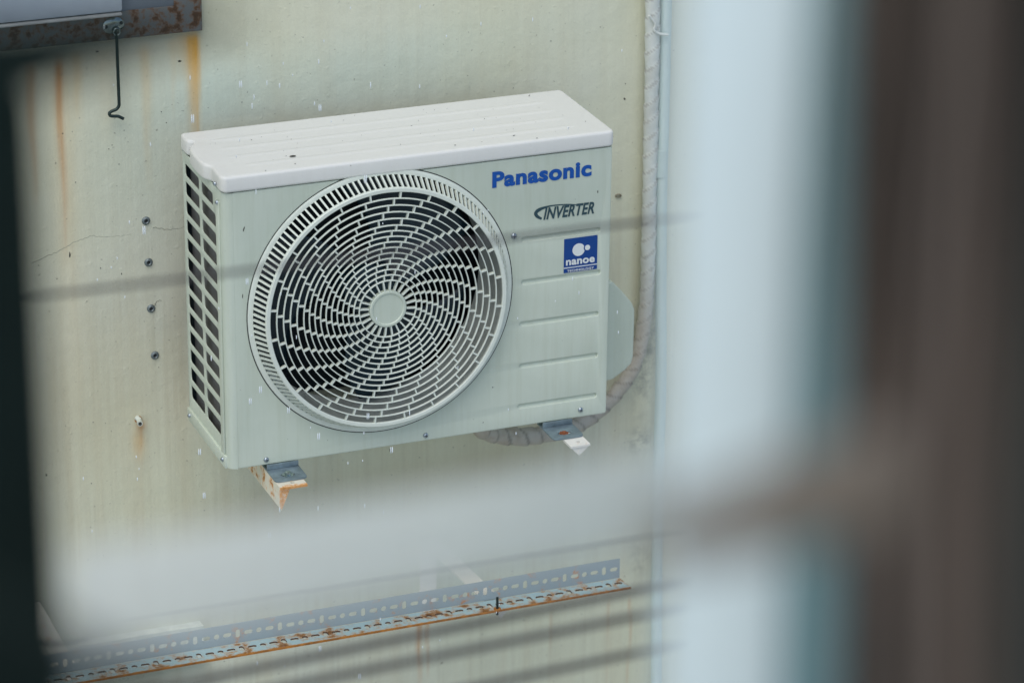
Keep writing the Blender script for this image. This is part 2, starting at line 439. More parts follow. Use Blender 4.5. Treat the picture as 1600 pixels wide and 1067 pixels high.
# front panel with the fan opening and five pressed grooves
def groove(u0, v0, u1, v1):
    a, b = at(u0, v0, 0), at(u1, v1, 0); z = (a.z + b.z) / 2
    return rrect(a.x, z - .0042, b.x, z + .0042, .0041, 6), (a.x, b.x, z)
GR = [groove(815, 374, 938, 360), groove(815, 441, 938, 426), groove(812, 507, 935, 490), groove(812, 573, 934, 554), groove(809, 636, 932, 617)]
loops = [rrect(.016, .0, W, H, .004, 3), circle(CX, CZ, RB - .0035)] + [g_[0] for g_ in GR]
loops[1] = circle(CX, CZ, min(RB - .0035, .2345), 128)
panel = plate('front_panel', loops, .005, M['shell'], ac, .0016, frontM(0))
for i, (_, (xa, xb, z)) in enumerate(GR):
    V, Fc = [], []                                        # a half-round pressed channel behind each opening
    ns = 8
    for k in range(ns + 1):
        t = math.pi * k / ns; dz = .0052 * math.cos(t); dy = .0012 + .0032 * math.sin(t)
        V += [(xa - .001, dy, z + dz), (xb + .001, dy, z + dz)]
    Fc = [(2 * k, 2 * k + 1, 2 * k + 3, 2 * k + 2) for k in range(ns)]
    mesh_obj('pressed_groove', V, Fc, M['shell'], ac, True)
# rounded left corner
V, Fc = [], []; rc = .0165
for k in range(9):
    t = R_(90 * k / 8); x = rc - rc * math.sin(t); y = rc - rc * math.cos(t)
    V += [(x, y, .0), (x, y, H)]
Fc = [(2 * k, 2 * k + 2, 2 * k + 3, 2 * k + 1) for k in range(8)]
mesh_obj('corner_post', V, Fc, M['shell'], ac, True)
# side grille
holes = []
for k in range(13):
    z0 = .047 + k * .0353
    if k < 12: holes.append((.046, .128, z0, z0 + .0245)); 
    else: holes.append((.060, .128, z0, z0 + .0225))
    holes.append((.142, .226, z0, z0 + .0245 if k < 12 else z0 + .0225))
loops = [[(-.0165, 0), (-D, 0), (-D, H), (-.0165, H)]] + [rrect(-b, z0, -a, z1, .005, 3) for a, b, z0, z1 in holes]
plate('side_grille', loops, .0022, M['shell'], ac, .0007, SIDE.copy(), 1)
box('grille_flange', (-.003, .019, .004), (0.0, .036, H - .02), M['shell'], ac, .001)
box('base_pan', (-.004, .012, -.002), (W + .001, D + .002, .022), M['shell'], ac, .002)
box('side_panel', (W - .002, .004, .022), (W + .001, D, H), M['shell'], ac)
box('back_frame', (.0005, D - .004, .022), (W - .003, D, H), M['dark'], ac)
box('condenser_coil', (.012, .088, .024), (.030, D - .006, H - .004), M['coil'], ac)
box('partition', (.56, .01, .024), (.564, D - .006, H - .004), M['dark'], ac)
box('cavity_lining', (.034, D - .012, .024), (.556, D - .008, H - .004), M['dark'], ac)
# lid: footprint with the moulded hand notch on its left side
fp = [(W + .003, -.004), (W + .003, D + .004), (-.002, D + .004)]
left = [(-.003, .225), (-.0025, .205), (.006, .196), (.006, .186), (-.004, .176), (-.010, .160), (-.0125, .130), (-.0125, .095), (-.011, .078), (-.004, .066), (-.001, .058), (-.002, .046), (-.003, .020), (-.003, .006), (.003, -.004)]
def round_poly(P, r, n=5):
    out = []
    for i, p in enumerate(P):
        a, b = Vector(P[i - 1]), Vector(P[(i + 1) % len(P)]); p = Vector(p)
        d1, d2 = (a - p), (b - p); rr = min(r, d1.length * .45, d2.length * .45)
        s, e = p + d1.normalized() * rr, p + d2.normalized() * rr
        for k in range(n + 1):
            t = k / n; q = s * (1 - t) ** 2 + p * 2 * t * (1 - t) + e * t * t; out.append((q.x, q.y))
    return out
lidM = Matrix.Translation((0, 0, .543))
lid = plate('lid', [round_poly(fp + left, .012, 5)], .0295, M['lid'], ac, .0055, lidM, 4)
def bead(y, x0, x1, w=.012, h=.0011):
    V, Fc = [], []; n = 8; xs = [x0, x0 + .01, x0 + .02] + [x0 + .02 + (x1 - x0 - .04) * k / 6 for k in range(1, 6)] + [x1 - .02, x1 - .01, x1]
    for i, x in enumerate(xs):
        e = min(1, min(x - x0, x1 - x) / .018); e = math.sin(e * math.pi / 2)
        for k in range(n + 1):
            t = -1 + 2 * k / n; V.append((x, y + t * w * max(e, .1), .5429 + h * e * (math.cos(t * math.pi) + 1) / 2))
    for i in range(len(xs) - 1):
        for k in range(n): Fc.append((i * (n + 1) + k, (i + 1) * (n + 1) + k, (i + 1) * (n + 1) + k + 1, i * (n + 1) + k + 1))
    mesh_obj('pressed_rib', V, Fc, M['lid'], lid, True)
for y in (.045, .092, .138, .185): bead(y, .035 if y > .06 else .05, W - .05)
it = [(atz(u, v, .5438), a, b, r) for u, v, a, b, r in ((643, 197, .0022, .0012, 0), (803, 212, .003, .0012, .3), (827, 150, .0016, .0016, 0), (711, 227, .002, .0012, 0), (548, 259, .0015, .001, 0),
      (393, 219, .0016, .0009, 0), (461, 256, .0016, .0009, 0), (415, 267, .0015, .001, 0), (455, 218, .0012, .0008, 0), (839, 216, .0018, .0012, 0), (757, 186, .0012, .001, 0), (626, 226, .001, .001, 0), (447, 244, .0012, .001, 0), (915, 190, .0011, .001, 0))]
for _ in range(40):
    r = random.uniform(.0004, .0008); it.append((Vector((random.uniform(.02, .69), random.uniform(.01, .23), .5438)), r, r, 0))
specks('speck', it, lid, normal='z')
it = [(at(u, v, -.0003), a, b, r) for u, v, a, b, r in ((381, 358, .0012, .0045, -.3), (379, 463, .0009, .004, 0), (934, 300, .001, .003, 0), (770, 605, .001, .0014, 0), (755, 660, .001, .001, 0))]
for _ in range(22):
    x = random.uniform(.02, .70); z = random.uniform(.02, .5)
    if math.hypot(x - CX, z - CZ) > .26: it.append((Vector((x, -.0003, z)), .0005, .0006, 0))
specks('speck', it, panel)
leaf = specks('leaf_scrap', [(atz(457, 244, .5442), .0062, .0046, .2)], None, M['speck'], 'z')
del leaf['kind']; tag(leaf, 'small dark scrap lying on the lid near its left end', 'debris')

# screws
def screw(p, axis='y', r=.0048, m=None):
    o = lathe('screw', [(0, -.0035), (r * .45, -.0033), (r * .8, -.0022), (r, -.0004), (r, .0005)] if axis == 'y' else [(0, -.0035), (r * .45, -.0033), (r * .8, -.0022), (r, -.0004), (r, .0005)], m or M['screw'], ac, 14, axis)
    o.location = p
    bm = bmesh.new()
    if axis == 'y': add_box(bm, (-r * .55, -.0037, -.0005), (r * .55, -.0029, .0005)); add_box(bm, (-.0005, -.0038, -r * .55), (.0005, -.0030, r * .55))
    else: add_box(bm, (-.0037, -r * .5, -.0005), (-.0029, r * .5, .0005))
    bm_obj('screw_slot', bm, M['screw_dark'], o); return o
for u, v in ((803, 369), (665, 680), (416, 718), (907, 640)): screw(at(u, v, -.0004), r=.0058 if u == 803 else .005)
screw(Vector((-.0045, .0295, .522)), 'x', .0042); screw(Vector((-.003, .024, .490)), 'x', .0042)
screw(Vector((.0035, .191, .528)), 'x', .0045); screw(Vector((-.0045, .024, .012)), 'x', .0045); screw(Vector((-.0045, .226, .012)), 'x', .0042)

# fan shroud, bezel, guard
loc = (CX, 0, CZ)
lathe('shroud', [(.2350, .0006), (.2350, .0036), (.2335, .0045), (.2325, .007), (.2318, .03), (.2305, .085), (.2265, .108), (.2255, .112), (.2275, .116)], M['shroud'], ac, 128, loc=loc)
lathe('bezel', [(.2345, .003), (.2345, -.0012), (.2355, -.0028), (.2425, -.0028), (.2440, -.0018), (.2445, .0004)], M['guard'], ac, 160, loc=loc)
lathe('bezel_seam', [(.2445, -.0002), (.2462, -.0003), (.2462, .0006)], M['screw_dark'], ac, 160, loc=loc)
YF = -.0350
guard = lathe('fan_guard', [(.2140, YF + .005), (.2140, YF + .001), (.2150, YF), (.2205, YF), (.2218, YF + .0012), (.2222, YF + .005), (.2140, YF + .005)], M['guard'], ac, 160, loc=loc)
# side bars of the guard
bm = bmesh.new()
r0, y0, r1, y1, w = .2205, YF + .0025, .2352, .0005, .0016
vs = [bm.verts.new(v) for v in ((r0 - .0015, y0, -w), (r0 + .0018, y0 - .001, -w), (r1 + .001, y1 - .002, -w), (r1 - .003, y1, -w), (r0 - .0015, y0, w), (r0 + .0018, y0 - .001, w), (r1 + .001, y1 - .002, w), (r1 - .003, y1, w))]
for f in ((0, 1, 2, 3), (7, 6, 5, 4), (0, 4, 5, 1), (1, 5, 6, 2), (2, 6, 7, 3), (3, 7, 4, 0)): bm.faces.new([vs[i] for i in f])
bar0 = bm_obj('side_bar', bm, M['guard'], guard)
NB = 140
for i in range(NB):
    o = bar0 if i == 0 else bar0.copy()
    if i: COL.objects.link(o); o.parent = guard
    o.location = loc; o.rotation_euler = (0, -2 * math.pi * i / NB, 0)
# concentric rings
edges = [.2145 - .0122 * k for k in range(6)]
n_in = 10; rin = .0525
edges += [edges[-1] - (edges[-1] - rin) * k / n_in for k in range(1, n_in + 1)]
for r in edges[1:]:
    lathe('ring', [(r - .0008, YF + .0045), (r - .0009, YF + .0006), (r - .0006, YF + .0002), (r + .0006, YF + .0002), (r + .0009, YF + .0006), (r + .0008, YF + .0045), (r - .0008, YF + .0045)], M['guard'], guard, 96 if r > .1 else 64, loc=loc)
lathe('hub_cap', [(0, YF + .0012), (.0275, YF + .0012), (.0283, YF + .0004), (.0290, YF - .0008), (.0325, YF - .0008), (.0338, YF + .0004), (.0340, YF + .008)], M['shell'], guard, 64, loc=loc)
# spokes: one staggered row between each pair of rings
def spoke_mesh(ra, rb, w):
    bm = bmesh.new(); add_box(bm, (ra, YF + .0007, -w / 2), (rb, YF + .0070, w / 2)); me = bpy.data.meshes.new('spoke'); bmesh.ops.recalc_face_normals(bm, faces=bm.faces)
    bm.to_mesh(me); bm.free(); me.materials.append(M['guard']); return me
NS = 24; a_first = math.pi / 2 - .116
rows = list(zip(edges[:-1], edges[1:])) + [(rin, .0338)]
bm_rest = bmesh.new()
for k, (ro, ri) in enumerate(rows):
    w = .0025 if k < 6 else .0021
    a0 = a_first + .0535 * k
    me = spoke_mesh(ri + .0006, ro - .0006, w if k < 15 else .0027)
    for i in range(NS):
        a = a0 + 2 * math.pi * i / NS
        if k < 12:
            o = bpy.data.objects.new('spoke', me); COL.objects.link(o); o.parent = guard
            o.location = loc; o.rotation_euler = (0, -a, 0)
        else:
            n0 = len(bm_rest.verts); bm_rest.from_mesh(me); bm_rest.verts.ensure_lookup_table()
            mt = Matrix.Translation(loc) @ Matrix.Rotation(-a, 4, 'Y')
            for v in bm_rest.verts[n0:]: v.co = mt @ v.co
rest = bm_obj('inner_spokes', bm_rest, M['guard'], guard); rest['kind'] = 'stuff'
# fan: three broad blades on a hub
fan = lathe('fan_hub', [(0, .034), (.035, .034), (.046, .040), (.048, .09)], M['blade'], ac, 48, loc=(CX, .02, CZ))
for b in range(3):
    V, Fc = [], []; nr, na = 12, 14
    for i in range(nr + 1):
        r = .044 + (.212 - .044) * i / nr; span = R_(66 + 20 * i / nr); sweep = R_(34) * (i / nr) ** 1.3
        for j in range(na + 1):
            t = j / na; a = sweep + (t - .5) * span + b * 2 * math.pi / 3 + .6
            y = .050 + .050 * t + .010 * math.sin(t * math.pi) + .006 * (i / nr)
            V.append((CX + r * math.cos(a), .02 + y, CZ + r * math.sin(a)))
    for i in range(nr):
        for j in range(na): Fc.append((i * (na + 1) + j, i * (na + 1) + j + 1, (i + 1) * (na + 1) + j + 1, (i + 1) * (na + 1) + j))
    o = mesh_obj('fan_blade', V, Fc, M['blade'], ac, True)
    md = o.modifiers.new('thick', 'SOLIDIFY'); md.thickness = .0025

# badges
a, b = at(770, 292, 0), at(925, 275, 0)
xl, xr = at(769, 285, 0).x, at(924, 265, 0).x
def fit_text(name, s, m, x0, x1, z0, zcap, bold=0., shear=0., parent=panel, y=-.0008, space=1.):
    o = text(name, s, 1.0, m, parent, (0, 0), bold=0, shear=shear, space=space, y=0, depth=.0006)
    co = [v.co for v in o.data.vertices]; xa, xb = min(c.x for c in co), max(c.x for c in co); zb = max(c.z for c in co)
    bpy.data.objects.remove(o)
    size = (zcap - z0) / zb; sx = (x1 - x0) / ((xb - xa) * size)
    o = text(name, s, size, m, parent, (0, 0), bold=bold * size, shear=shear, sx=sx, space=space, y=y, depth=.0006)
    co = [v.co for v in o.data.vertices]; xa = min(c.x for c in co)
    xb = max(c.x for c in co); k = (x1 - x0) / (xb - xa)
    for v in o.data.vertices: v.co.x = x0 + (v.co.x - xa) * k; v.co.z += z0
    return o
zb_ = at(845, 284, 0).z; zt_ = at(776, 269.5, 0).z
zb_ = at(778, 291.5, 0).z
fit_text('lettering', 'Panasonic', M['blue'], xl, xr, zb_, zt_, bold=.040, space=1.08)
za, zc = at(852, 342.5, 0).z, at(852, 325.5, 0).z
fit_text('lettering', 'INVERTER', M['ink'], at(849, 334, 0).x, at(928, 326, 0).x, za, zc, bold=.024, shear=.28, space=1.04)
# the swoosh round the word
def ribbon(name, P, wfn, m, y=-.0008):
    V, Fc = [], []; n = len(P)
    for i, (x, z) in enumerate(P):
        x0, z0 = P[max(0, i - 1)]; x1, z1 = P[min(n - 1, i + 1)]; d = Vector((x1 - x0, z1 - z0)).normalized(); w = wfn(i / (n - 1))
        V += [(x - d.y * w, y, z + d.x * w), (x + d.y * w, y, z - d.x * w), (x - d.y * w, y + .0006, z + d.x * w), (x + d.y * w, y + .0006, z - d.x * w)]
    for i in range(n - 1):
        a = 4 * i; Fc += [(a, a + 1, a + 5, a + 4), (a, a + 4, a + 6, a + 2), (a + 1, a + 3, a + 7, a + 5)]
    return mesh_obj(name, V, Fc, m, panel)
sp = spline([at(u, v, 0) for u, v in ((846, 342), (839, 338), (837, 333), (842, 328), (855, 323), (870, 320.5), (888, 319.5), (908, 320.5))], .002)
ribbon('swoosh', [(p.x, p.z) for p in sp], lambda t: .0007 + .0020 * math.exp(-((t - .18) / .16) ** 2) + .0006 * (1 - t), M['ink'])
plate('lettering', [circle(at(852, 324.5, 0).x, at(852, 324.5, 0).z, .0019, 16)], .0006, M['ink'], panel, 0, frontM(-.0009))
# square blue badge
x0, x1 = at(881, 400, 0).x, at(933, 395, 0).x; zt = at(881, 374, 0).z; zm = at(881, 418, 0).z; zl = at(881, 427, 0).z
badge = plate('badge', [rrect(x0, zl, x1, zt, .0008, 2)], .0006, M['navy'], panel, 0, frontM(-.0007))
bw = x1 - x0
def badge_shape(loops): plate('badge_emblem', loops, .0004, M['print_white'], badge, 0, frontM(-.0012))
cx, cz, r = x0 + bw * .435, zt - bw * .36, bw * .185
big = []
dx, dz, dr = bw * .265, bw * .03, bw * .115            # round bite where the small dot sits
for i in range(72):
    t = 2 * math.pi * i / 72; px, pz = r * math.cos(t), r * math.sin(t)
    ex, ez = px - dx, pz - dz
    if math.hypot(ex, ez) < dr:
        e = math.hypot(ex, ez); px, pz = dx + ex / e * dr, dz + ez / e * dr
        if px > r * .999: pass
    big.append((cx + px, cz + pz))
badge_shape([big]); badge_shape([circle(cx + dx, cz + dz, bw * .078, 28)])
fit_text('badge_lettering', 'nanoe', M['print_white'], x0 + bw * .06, x1 - bw * .08, zt - bw * .775, zt - bw * .635, bold=.030, parent=badge, y=-.0013, space=1.05)
badge_shape([[(x0, zt - bw * .870), (x1, zt - bw * .870), (x1, zt - bw * .845), (x0, zt - bw * .845)]])
fit_text('badge_lettering', 'TECHNOLOGY', M['print_white'], x0 + bw * .10, x1 - bw * .10, zt - bw * .985, zt - bw * .92, bold=.012, parent=badge, y=-.0013, space=1.1)

# valve cover on the right side
P = [at(u, v, .125) for u, v in ((953, 440), (958, 441), (972, 455), (988, 474), (992, 484), (992, 497), (990, 556), (987, 568), (978, 578), (958, 593), (945, 602))]
poly = [(p.x, p.z) for p in P]; poly = [(W, poly[0][1])] + poly[1:-1] + [(W, poly[-1][1])]
cov = plate('valve_cover', [poly], .085, M['shell'], ac, .004, frontM(.125), 3)

# feet
def foot(u0, v0):
    """pressed zinc foot: a step down from the base, a flat tongue with an oblong hole and a bolt"""
    c = atz(u0, v0, -.0095)
    hole = rrect(c.x - .012, c.y - .005, c.x + .012, c.y + .005, .0045, 4)
    yb = .03
    o = plate('foot', [rrect(c.x - .030, c.y - .022, c.x + .030, yb, .009, 4), hole], .0028, M['zinc'], ac, .0006, Matrix.Translation((0, 0, -.0095)), 1)
    box('foot_step', (c.x - .029, -.0035, -.0093), (c.x + .029, -.0005, .0005), M['zinc'], o, .0008)
    return c, o
cL, fL = foot(450, 741)
cR, fR = foot(882, 676)
def bolt(c, z, parent, m=M['chrome'], r=.0062, h=.006):
    o = lathe('bolt', [(0, h), (r * .6, h), (r * .9, h * .8), (r, h * .3), (r, 0), (r * 1.8, 0), (r * 1.8, -.0012)], m, parent, 6, 'z'); o.location = (c.x, c.y, z); return o

# ------------------------------------------------------------------ wall brackets
def bracket(root, tipL, zt, wid, web, name, label, group, m, tip_dx, vert=.30, below=True, wx=0., gw=1.):
    """root, tipL: left top edge of the arm at the wall and at its free end"""
    t = thing(name, label, 'bracket', root, group)
    d = Vector((tipL.x - root.x, tipL.y - root.y, 0)); L = d.length; d.normalize(); s = Vector((-d.y, d.x, 0))
    if s.x < 0: s = -s
    th = .004
    def bx(nm, A, m=m, bev=.0006):
        o = keep(mesh_obj(nm, A, [(0, 1, 2, 3), (7, 6, 5, 4), (0, 4, 5, 1), (1, 5, 6, 2), (2, 6, 7, 3), (3, 7, 4, 0)], m), t); return o
    a, b = Vector((root.x, root.y, zt)), Vector((tipL.x, tipL.y, zt)); dn = Vector((0, 0, -th))
    # top flange, with a bolt hole near the free end
    Mt = Matrix((( s.x, d.x, 0, a.x), (s.y, d.y, 0, a.y), (0, 0, 1, zt), (0, 0, 0, 1)))
    keep(plate('flange', [[(0, 0), (0, L), (wid, L), (wid, 0)], circle(wid * .55, L - .016, .0038, 14)], th, m, None, 0, Mt), t)
    # web down the left side, its end cut to a point
    wz = Vector((0, 0, -web)); v = s * th
    A = [a + dn, b + dn - d * .002, b + wz - d * .002, a + wz]; A = [p + s * wx for p in A] + [p + s * wx + v for p in A]
    bx('web', A)
    # end gusset
    e = b + dn; A = [e + s * wid * (0 if gw < 1 else .04), e + s * (wid * gw), e + s * tip_dx + Vector((0, 0, -web)), e + s * (tip_dx * .98) + Vector((0, 0, -web))]
    A = [p - d * .003 for p in A] + [p - d * .006 for p in A]
    bx('gusset', A)
    # wall leg
    lo = Vector((root.x, WY - th, zt - (vert if below else .0))); hi = Vector((root.x + wid, WY, zt + (0 if below else vert)))
    k = box('wall_leg', lo, hi, m); keep(k, t)
    return t
pL = atz(438, 763, -.0128); rootL = Vector((pL.x - .004, WY, -.0128))
pR = atz(892, 698, -.0128); rootR = Vector((pR.x - .002, WY, -.0128))
bL = bracket(rootL, Vector((pL.x, pL.y, 0)), -.0128, .050, .040, 'wall_bracket', 'cream steel arm with heavily rusted tip under the left end of the cream unit', 'bracket arms under the unit', rusty('arm_rusty_paint', (.76, .72, .58), .56, 38, 1, (pL.y + .016, pL.y - .002), warm=(.75, .30, .03)), .003, .10, False, 0., .38)
bR = bracket(rootR, Vector((pR.x, pR.y, 0)), -.0128, .038, .017, 'wall_bracket', 'cream steel arm with clean pale tip under the right end of the cream unit', 'bracket arms under the unit', rusty('arm_pale_paint', (.80, .78, .70), .64, 38, 1, (pR.y + .004, pR.y - .012)), .018, .10, False, .016, 1.)
bolt(Vector((cL.x, cL.y, 0)), -.0093, fL); bo = bolt(Vector((cR.x - .001, cR.y, 0)), -.0093, fR, plain('rusted_bolt', (.22, .07, .025), .8), .005, .003)

# ------------------------------------------------------------------ insulated pipe bundle and ribbed drain hose
pc = [(745, 640, .20), (752, 668, .23), (775, 678, .25), (815, 682, .25), (862, 676, .27), (905, 662, .29), (945, 632, .315), (975, 598, .325), (993, 565, .33), (1004, 520, .333), (1010, 470, .335), (1013, 400, .335), (1015, 300, .335), (1017, 200, .335), (1019, 100, .335), (1020, 0, .335), (1021, -120, .335)]
pp = spline([at(u, v, Y) for u, v, Y in pc], .0035)
NPT = 20
per = .034
def tp(i, arc, a):
    ph = ((arc + .010 * math.sin(a)) / per) % 1.0
    return 1.0 + .17 * ph - .09 + .03 * math.sin(arc * 31 + 2 * a)
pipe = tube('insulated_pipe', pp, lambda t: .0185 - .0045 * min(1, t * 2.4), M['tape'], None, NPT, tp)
sv = []; arc = 0
for i in range(len(pp)):
    if i: arc += (pp[i] - pp[i - 1]).length
    for k in range(NPT):
        ph = ((arc + .010 * math.sin(2 * math.pi * k / NPT)) / per) % 1.0; sv.append(1.0 if ph > .90 or ph < .04 else 0.)
at_ = pipe.data.attributes.new('seam', 'FLOAT', 'POINT'); at_.data.foreach_set('value', sv)
tag(pipe, 'pipe bundle wrapped in dirty white tape curving from under the unit up the wall', 'pipe')
hp = [at(u, v, .335) for u, v in ((1043, -120), (1041, 0), (1038, 150), (1034, 300), (1033, 450), (1033, 600), (1029, 750), (1027, 900), (1026, 1160))]
hp2 = spline(hp, .00145)
hose = tube('drain_hose', hp2, .0108, M['hose'], None, 14, lambda i, s, a: 1.045 if i % 2 else .965)
tag(hose, 'pale blue ribbed drain hose running straight down beside the taped pipe', 'hose')
jc = at(1033.5, 254, .335); o = lathe('hose_coupling', [(.0112, -.028), (.0122, -.027), (.0122, .027), (.0112, .028)], M['hose'], hose, 20, 'z'); o.location = jc
tie = spline([at(u, v, .318) for u, v in ((1014, 25), (1024, 38), (1022, 47), (1030, 53), (1044, 55))], .003)
tag(tube('tape_tie', tie, .0026, M['tape'], None, 8), 'twisted white tie holding pipe and hose together near the top', 'cable tie')

# ------------------------------------------------------------------ slotted angle on its arm
ZA = -.375
fr = atz(968, 902, ZA); fl = atz(90, 1052, ZA)
fd = (fl - fr); fd.z = 0; fdn = fd.normalized(); LEN = fd.length + .35
sa = thing('slotted_angle', 'long rusty slotted steel angle lying along the wall below the unit', 'steel angle', fr)
sa.rotation_euler = (0, 0, math.atan2(-fdn.y, -fdn.x))
Ls = LEN
def slots(c):                                       # c: centre offset across the flange
    out = []; n = int((Ls - .03) / .0200)
    for i in range(n):
        x = -.012 - i * .0200; k = i % 4
        if k in (0, 2): out.append(rrect(x - .0080, c - .0043, x + .0080, c + .0043, .0042, 3))
        elif k == 1: out.append(rrect(x - .0043, c - .0084, x + .0043, c + .0084, .0042, 3))
        else: out.append(circle(x, c, .0054, 12))
    return out
plate('upright_flange', [[(0, .0), (-Ls, .0), (-Ls, .040), (0, .040)]] + slots(.019), .0022, M['angle_v'], sa, 0, frontM(0))
HZ = Matrix(((1, 0, 0, 0), (0, 1, 0, 0), (0, 0, 1, 0), (0, 0, 0, 1)))
lf = plate('lower_flange', [[(0, -.0022), (.004, -.044), (-Ls, -.044), (-Ls, -.0022)]] + slots(-.022), .0032, M['angle'], sa, 0, HZ)
lf.data.materials.append(plain('cut_edge_rust', (.13, .07, .04), .85, 0, .4, 90))
for p_ in lf.data.polygons:
    if abs(p_.normal.z) < .5: p_.material_index = 1
# its rusted lip
mesh_rust = plain('bright_rust', (.42, .17, .03), .8, 0, .5, 60)
box('rusted_lip', (-Ls, -.0455, -.0036), (.004, -.0441, .0004), mesh_rust, sa)
r2 = at(655, 838, WY); t2 = atz(772, 950, r2.z)
rt2 = Vector((r2.x, WY, 0)); zt2 = ZA - .0034
b3 = bracket(rt2, Vector((t2.x, t2.y, 0)), zt2, .034, .018, 'shelf_bracket', 'pale steel arm reaching from the wall to carry the long slotted angle', None, M['arm_plain'], .016, .165, True, .014, 1.)
b4l = atz(20, 1110, ZA)
b4 = bracket(Vector((-.30, WY, 0)), Vector((-.30, -.045, 0)), zt2, .034, .026, 'shelf_bracket', 'second pale steel arm at the far left end of the slotted angle', None, M['arm_plain'], .020, .1)
# vertical wall leg seen above the angle
pin = tube('threaded_pin', [Vector((0, 0, -.012)), Vector((0, 0, .024))], .0026, M['steel_dark'], None, 8)
pp_ = atz(777, 951, ZA); pin.location = pp_
tag(pin, 'short dark threaded pin standing up through the rusty slotted angle', 'bolt')
lathe('washer', [(.0028, .0004), (.007, .0004), (.007, -.0008)], mesh_rust, pin, 12, 'z').location = (0, 0, .0008)

# pale cement ledge on the wall behind the angle's left end
a, b = at(312, 964, WY), at(312, 1012, WY); cl = at(60, 1000, WY)
bm = bmesh.new(); add_box(bm, (cl.x - .1, WY - .022, b.z - .02), (a.x, WY + .002, a.z - .006))
bmesh.ops.subdivide_edges(bm, edges=bm.edges[:], cuts=12, use_grid_fill=True)
for v in bm.verts: v.co += Vector((random.uniform(-1, 1), random.uniform(-1, 1), random.uniform(-1, 1))) * .0011
led = auto_smooth(bm_obj('cement_ledge', bm, M['cement']), 60)
tag(led, 'rough pale cement ledge on the wall behind the left end of the slotted angle', 'ledge')

# ------------------------------------------------------------------ rusty hatch, top left
c = at(316, 48, WY - .012); zb = (at(45, 80, WY - .012).z + c.z) / 2 ; zb = c.z
hw = thing('window_hatch', 'wall hatch with rusty steel frame and blue grey panels at the upper left', 'window', (c.x, WY, zb))
FW = .050; Lw = 1.1; Hh = .7
fr_loops = [[(c.x, zb), (c.x, zb + Hh), (c.x - Lw, zb + Hh), (c.x - Lw, zb)], [(c.x - FW, zb + FW), (c.x - FW, zb + Hh - FW), (c.x - Lw + FW, zb + Hh - FW), (c.x - Lw + FW, zb + FW)]]
keep(plate('frame', fr_loops, .014, M['frame_rust'], None, .0012, frontM(WY - .013)), hw)
keep(box('panel', (c.x - Lw + FW, WY - .010, zb + FW - .004), (c.x - FW + .001, WY - .002, zb + Hh - FW), M['sash_dark']), hw)
sR = at(191, 21, WY - .03); sz = at(100, 30, WY - .03).z
sash = keep(box('sash', (c.x - Lw + .03, WY - .034, sR.z + .004), (sR.x, WY - .0145, zb + Hh - .1), M['sash'], None, .004), hw)
keep(box('sash_lip', (c.x - Lw + .03, WY - .040, sR.z - .002), (sR.x - .002, WY - .0145, sR.z + .0025), M['lip'], None, .002), hw)
# hook and eye
hc = at(177, 40, WY - .0145)
hook = thing('hook_and_eye', 'dark steel cabin hook hanging from a round eye plate on the rusty frame', 'hook', hc)
pl = lathe('eye_plate', [(0, -.004), (.010, -.0036), (.016, -.0022), (.0195, -.0004), (.0195, .001)], M['chrome'], hook, 32); pl.scale = (1, 1, .74); pl.rotation_euler = (0, -.12, 0)
for dx, dz in ((-.0135, -.001), (.0135, .0035)):
    s_ = lathe('plate_screw', [(0, -.0052), (.0024, -.0048), (.0034, -.0030), (.0036, -.001)], M['screw_dark'], hook, 12); s_.location = (dx, 0, dz)
ey = [Vector((.004 + .0055 * math.cos(t), -.008, -.010 + .0065 * math.sin(t))) for t in [2 * math.pi * k / 20 for k in range(21)]]
tube('eye_ring', ey, .0020, M['chrome'], hook, 8, caps=False)
hk = spline([at(u, v, WY - .022) - hc for u, v in ((181, 47), (179, 51), (182, 57), (183, 80), (184.5, 120), (186, 160), (185.5, 166), (182, 171), (175, 174), (171, 177), (172, 181), (178, 182), (184, 182), (189, 184), (193, 186))], .0018)
tube('hook_rod', hk, .0029, M['steel_dark'], hook, 10)

# ------------------------------------------------------------------ plugs down the wall
def plug(u, v, label):
    t = thing('wall_plug', label, 'wall plug', at(u, v, WY), 'grey wall plugs in a row left of the unit')
    t.rotation_euler = (0, random.uniform(-.5, .5), 0)
    lathe('washer', [(.0030, .001), (.0030, -.0022), (.0044, -.0036), (.0064, -.0030), (.0078, -.0010), (.0080, .001)], M['plug'], t, 20)
    lathe('core', [(0, -.0012), (.0022, -.0012), (.0030, -.0006)], M['screw_dark'], t, 12)
for (u, v), l in zip(((228, 345), (232, 410), (236, 482), (242, 555)),
        ('topmost grey wall plug, beside the end of the long wall crack', 'second grey wall plug from the top left of the unit',
         'third grey wall plug from the top, with a short crack at its upper right', 'lowest grey wall plug in the row left of the unit')): plug(u, v, l)
# cut bolt stub
st = thing('bolt_stub', 'cut pale bolt stub with a rusty halo low on the wall left of the unit', 'bolt', at(216, 655, WY))
e = at(219, 662, WY - .024) - at(216, 655, WY)
tube('stub', [Vector((-.003, 0, .004)), Vector((0, -.006, .002)), e * .6, e], .0050, M['cement'], st, 10)
lathe('socket', [(0, -.0012), (.0062, -.0012), (.0075, .0005)], mesh_rust, st, 12)
o = lathe('stub_end', [(0, -.0005), (.0034, -.0005), (.0036, .0004)], M['speck'], st, 10); o.location = e
# small ringed hole right of the unit
tag(lathe('wall_ring', [(.003, .001), (.0035, -.0028), (.0058, -.0028), (.0068, .001)], plain('brown_ring', (.22, .20, .14), .8), None, 16), 'small brown ring set in the wall just right of the unit', 'ring')
bpy.data.objects['wall_ring'].location = at(966, 306, WY); bpy.data.objects['wall_ring'].scale = (1.1, 1, .6)

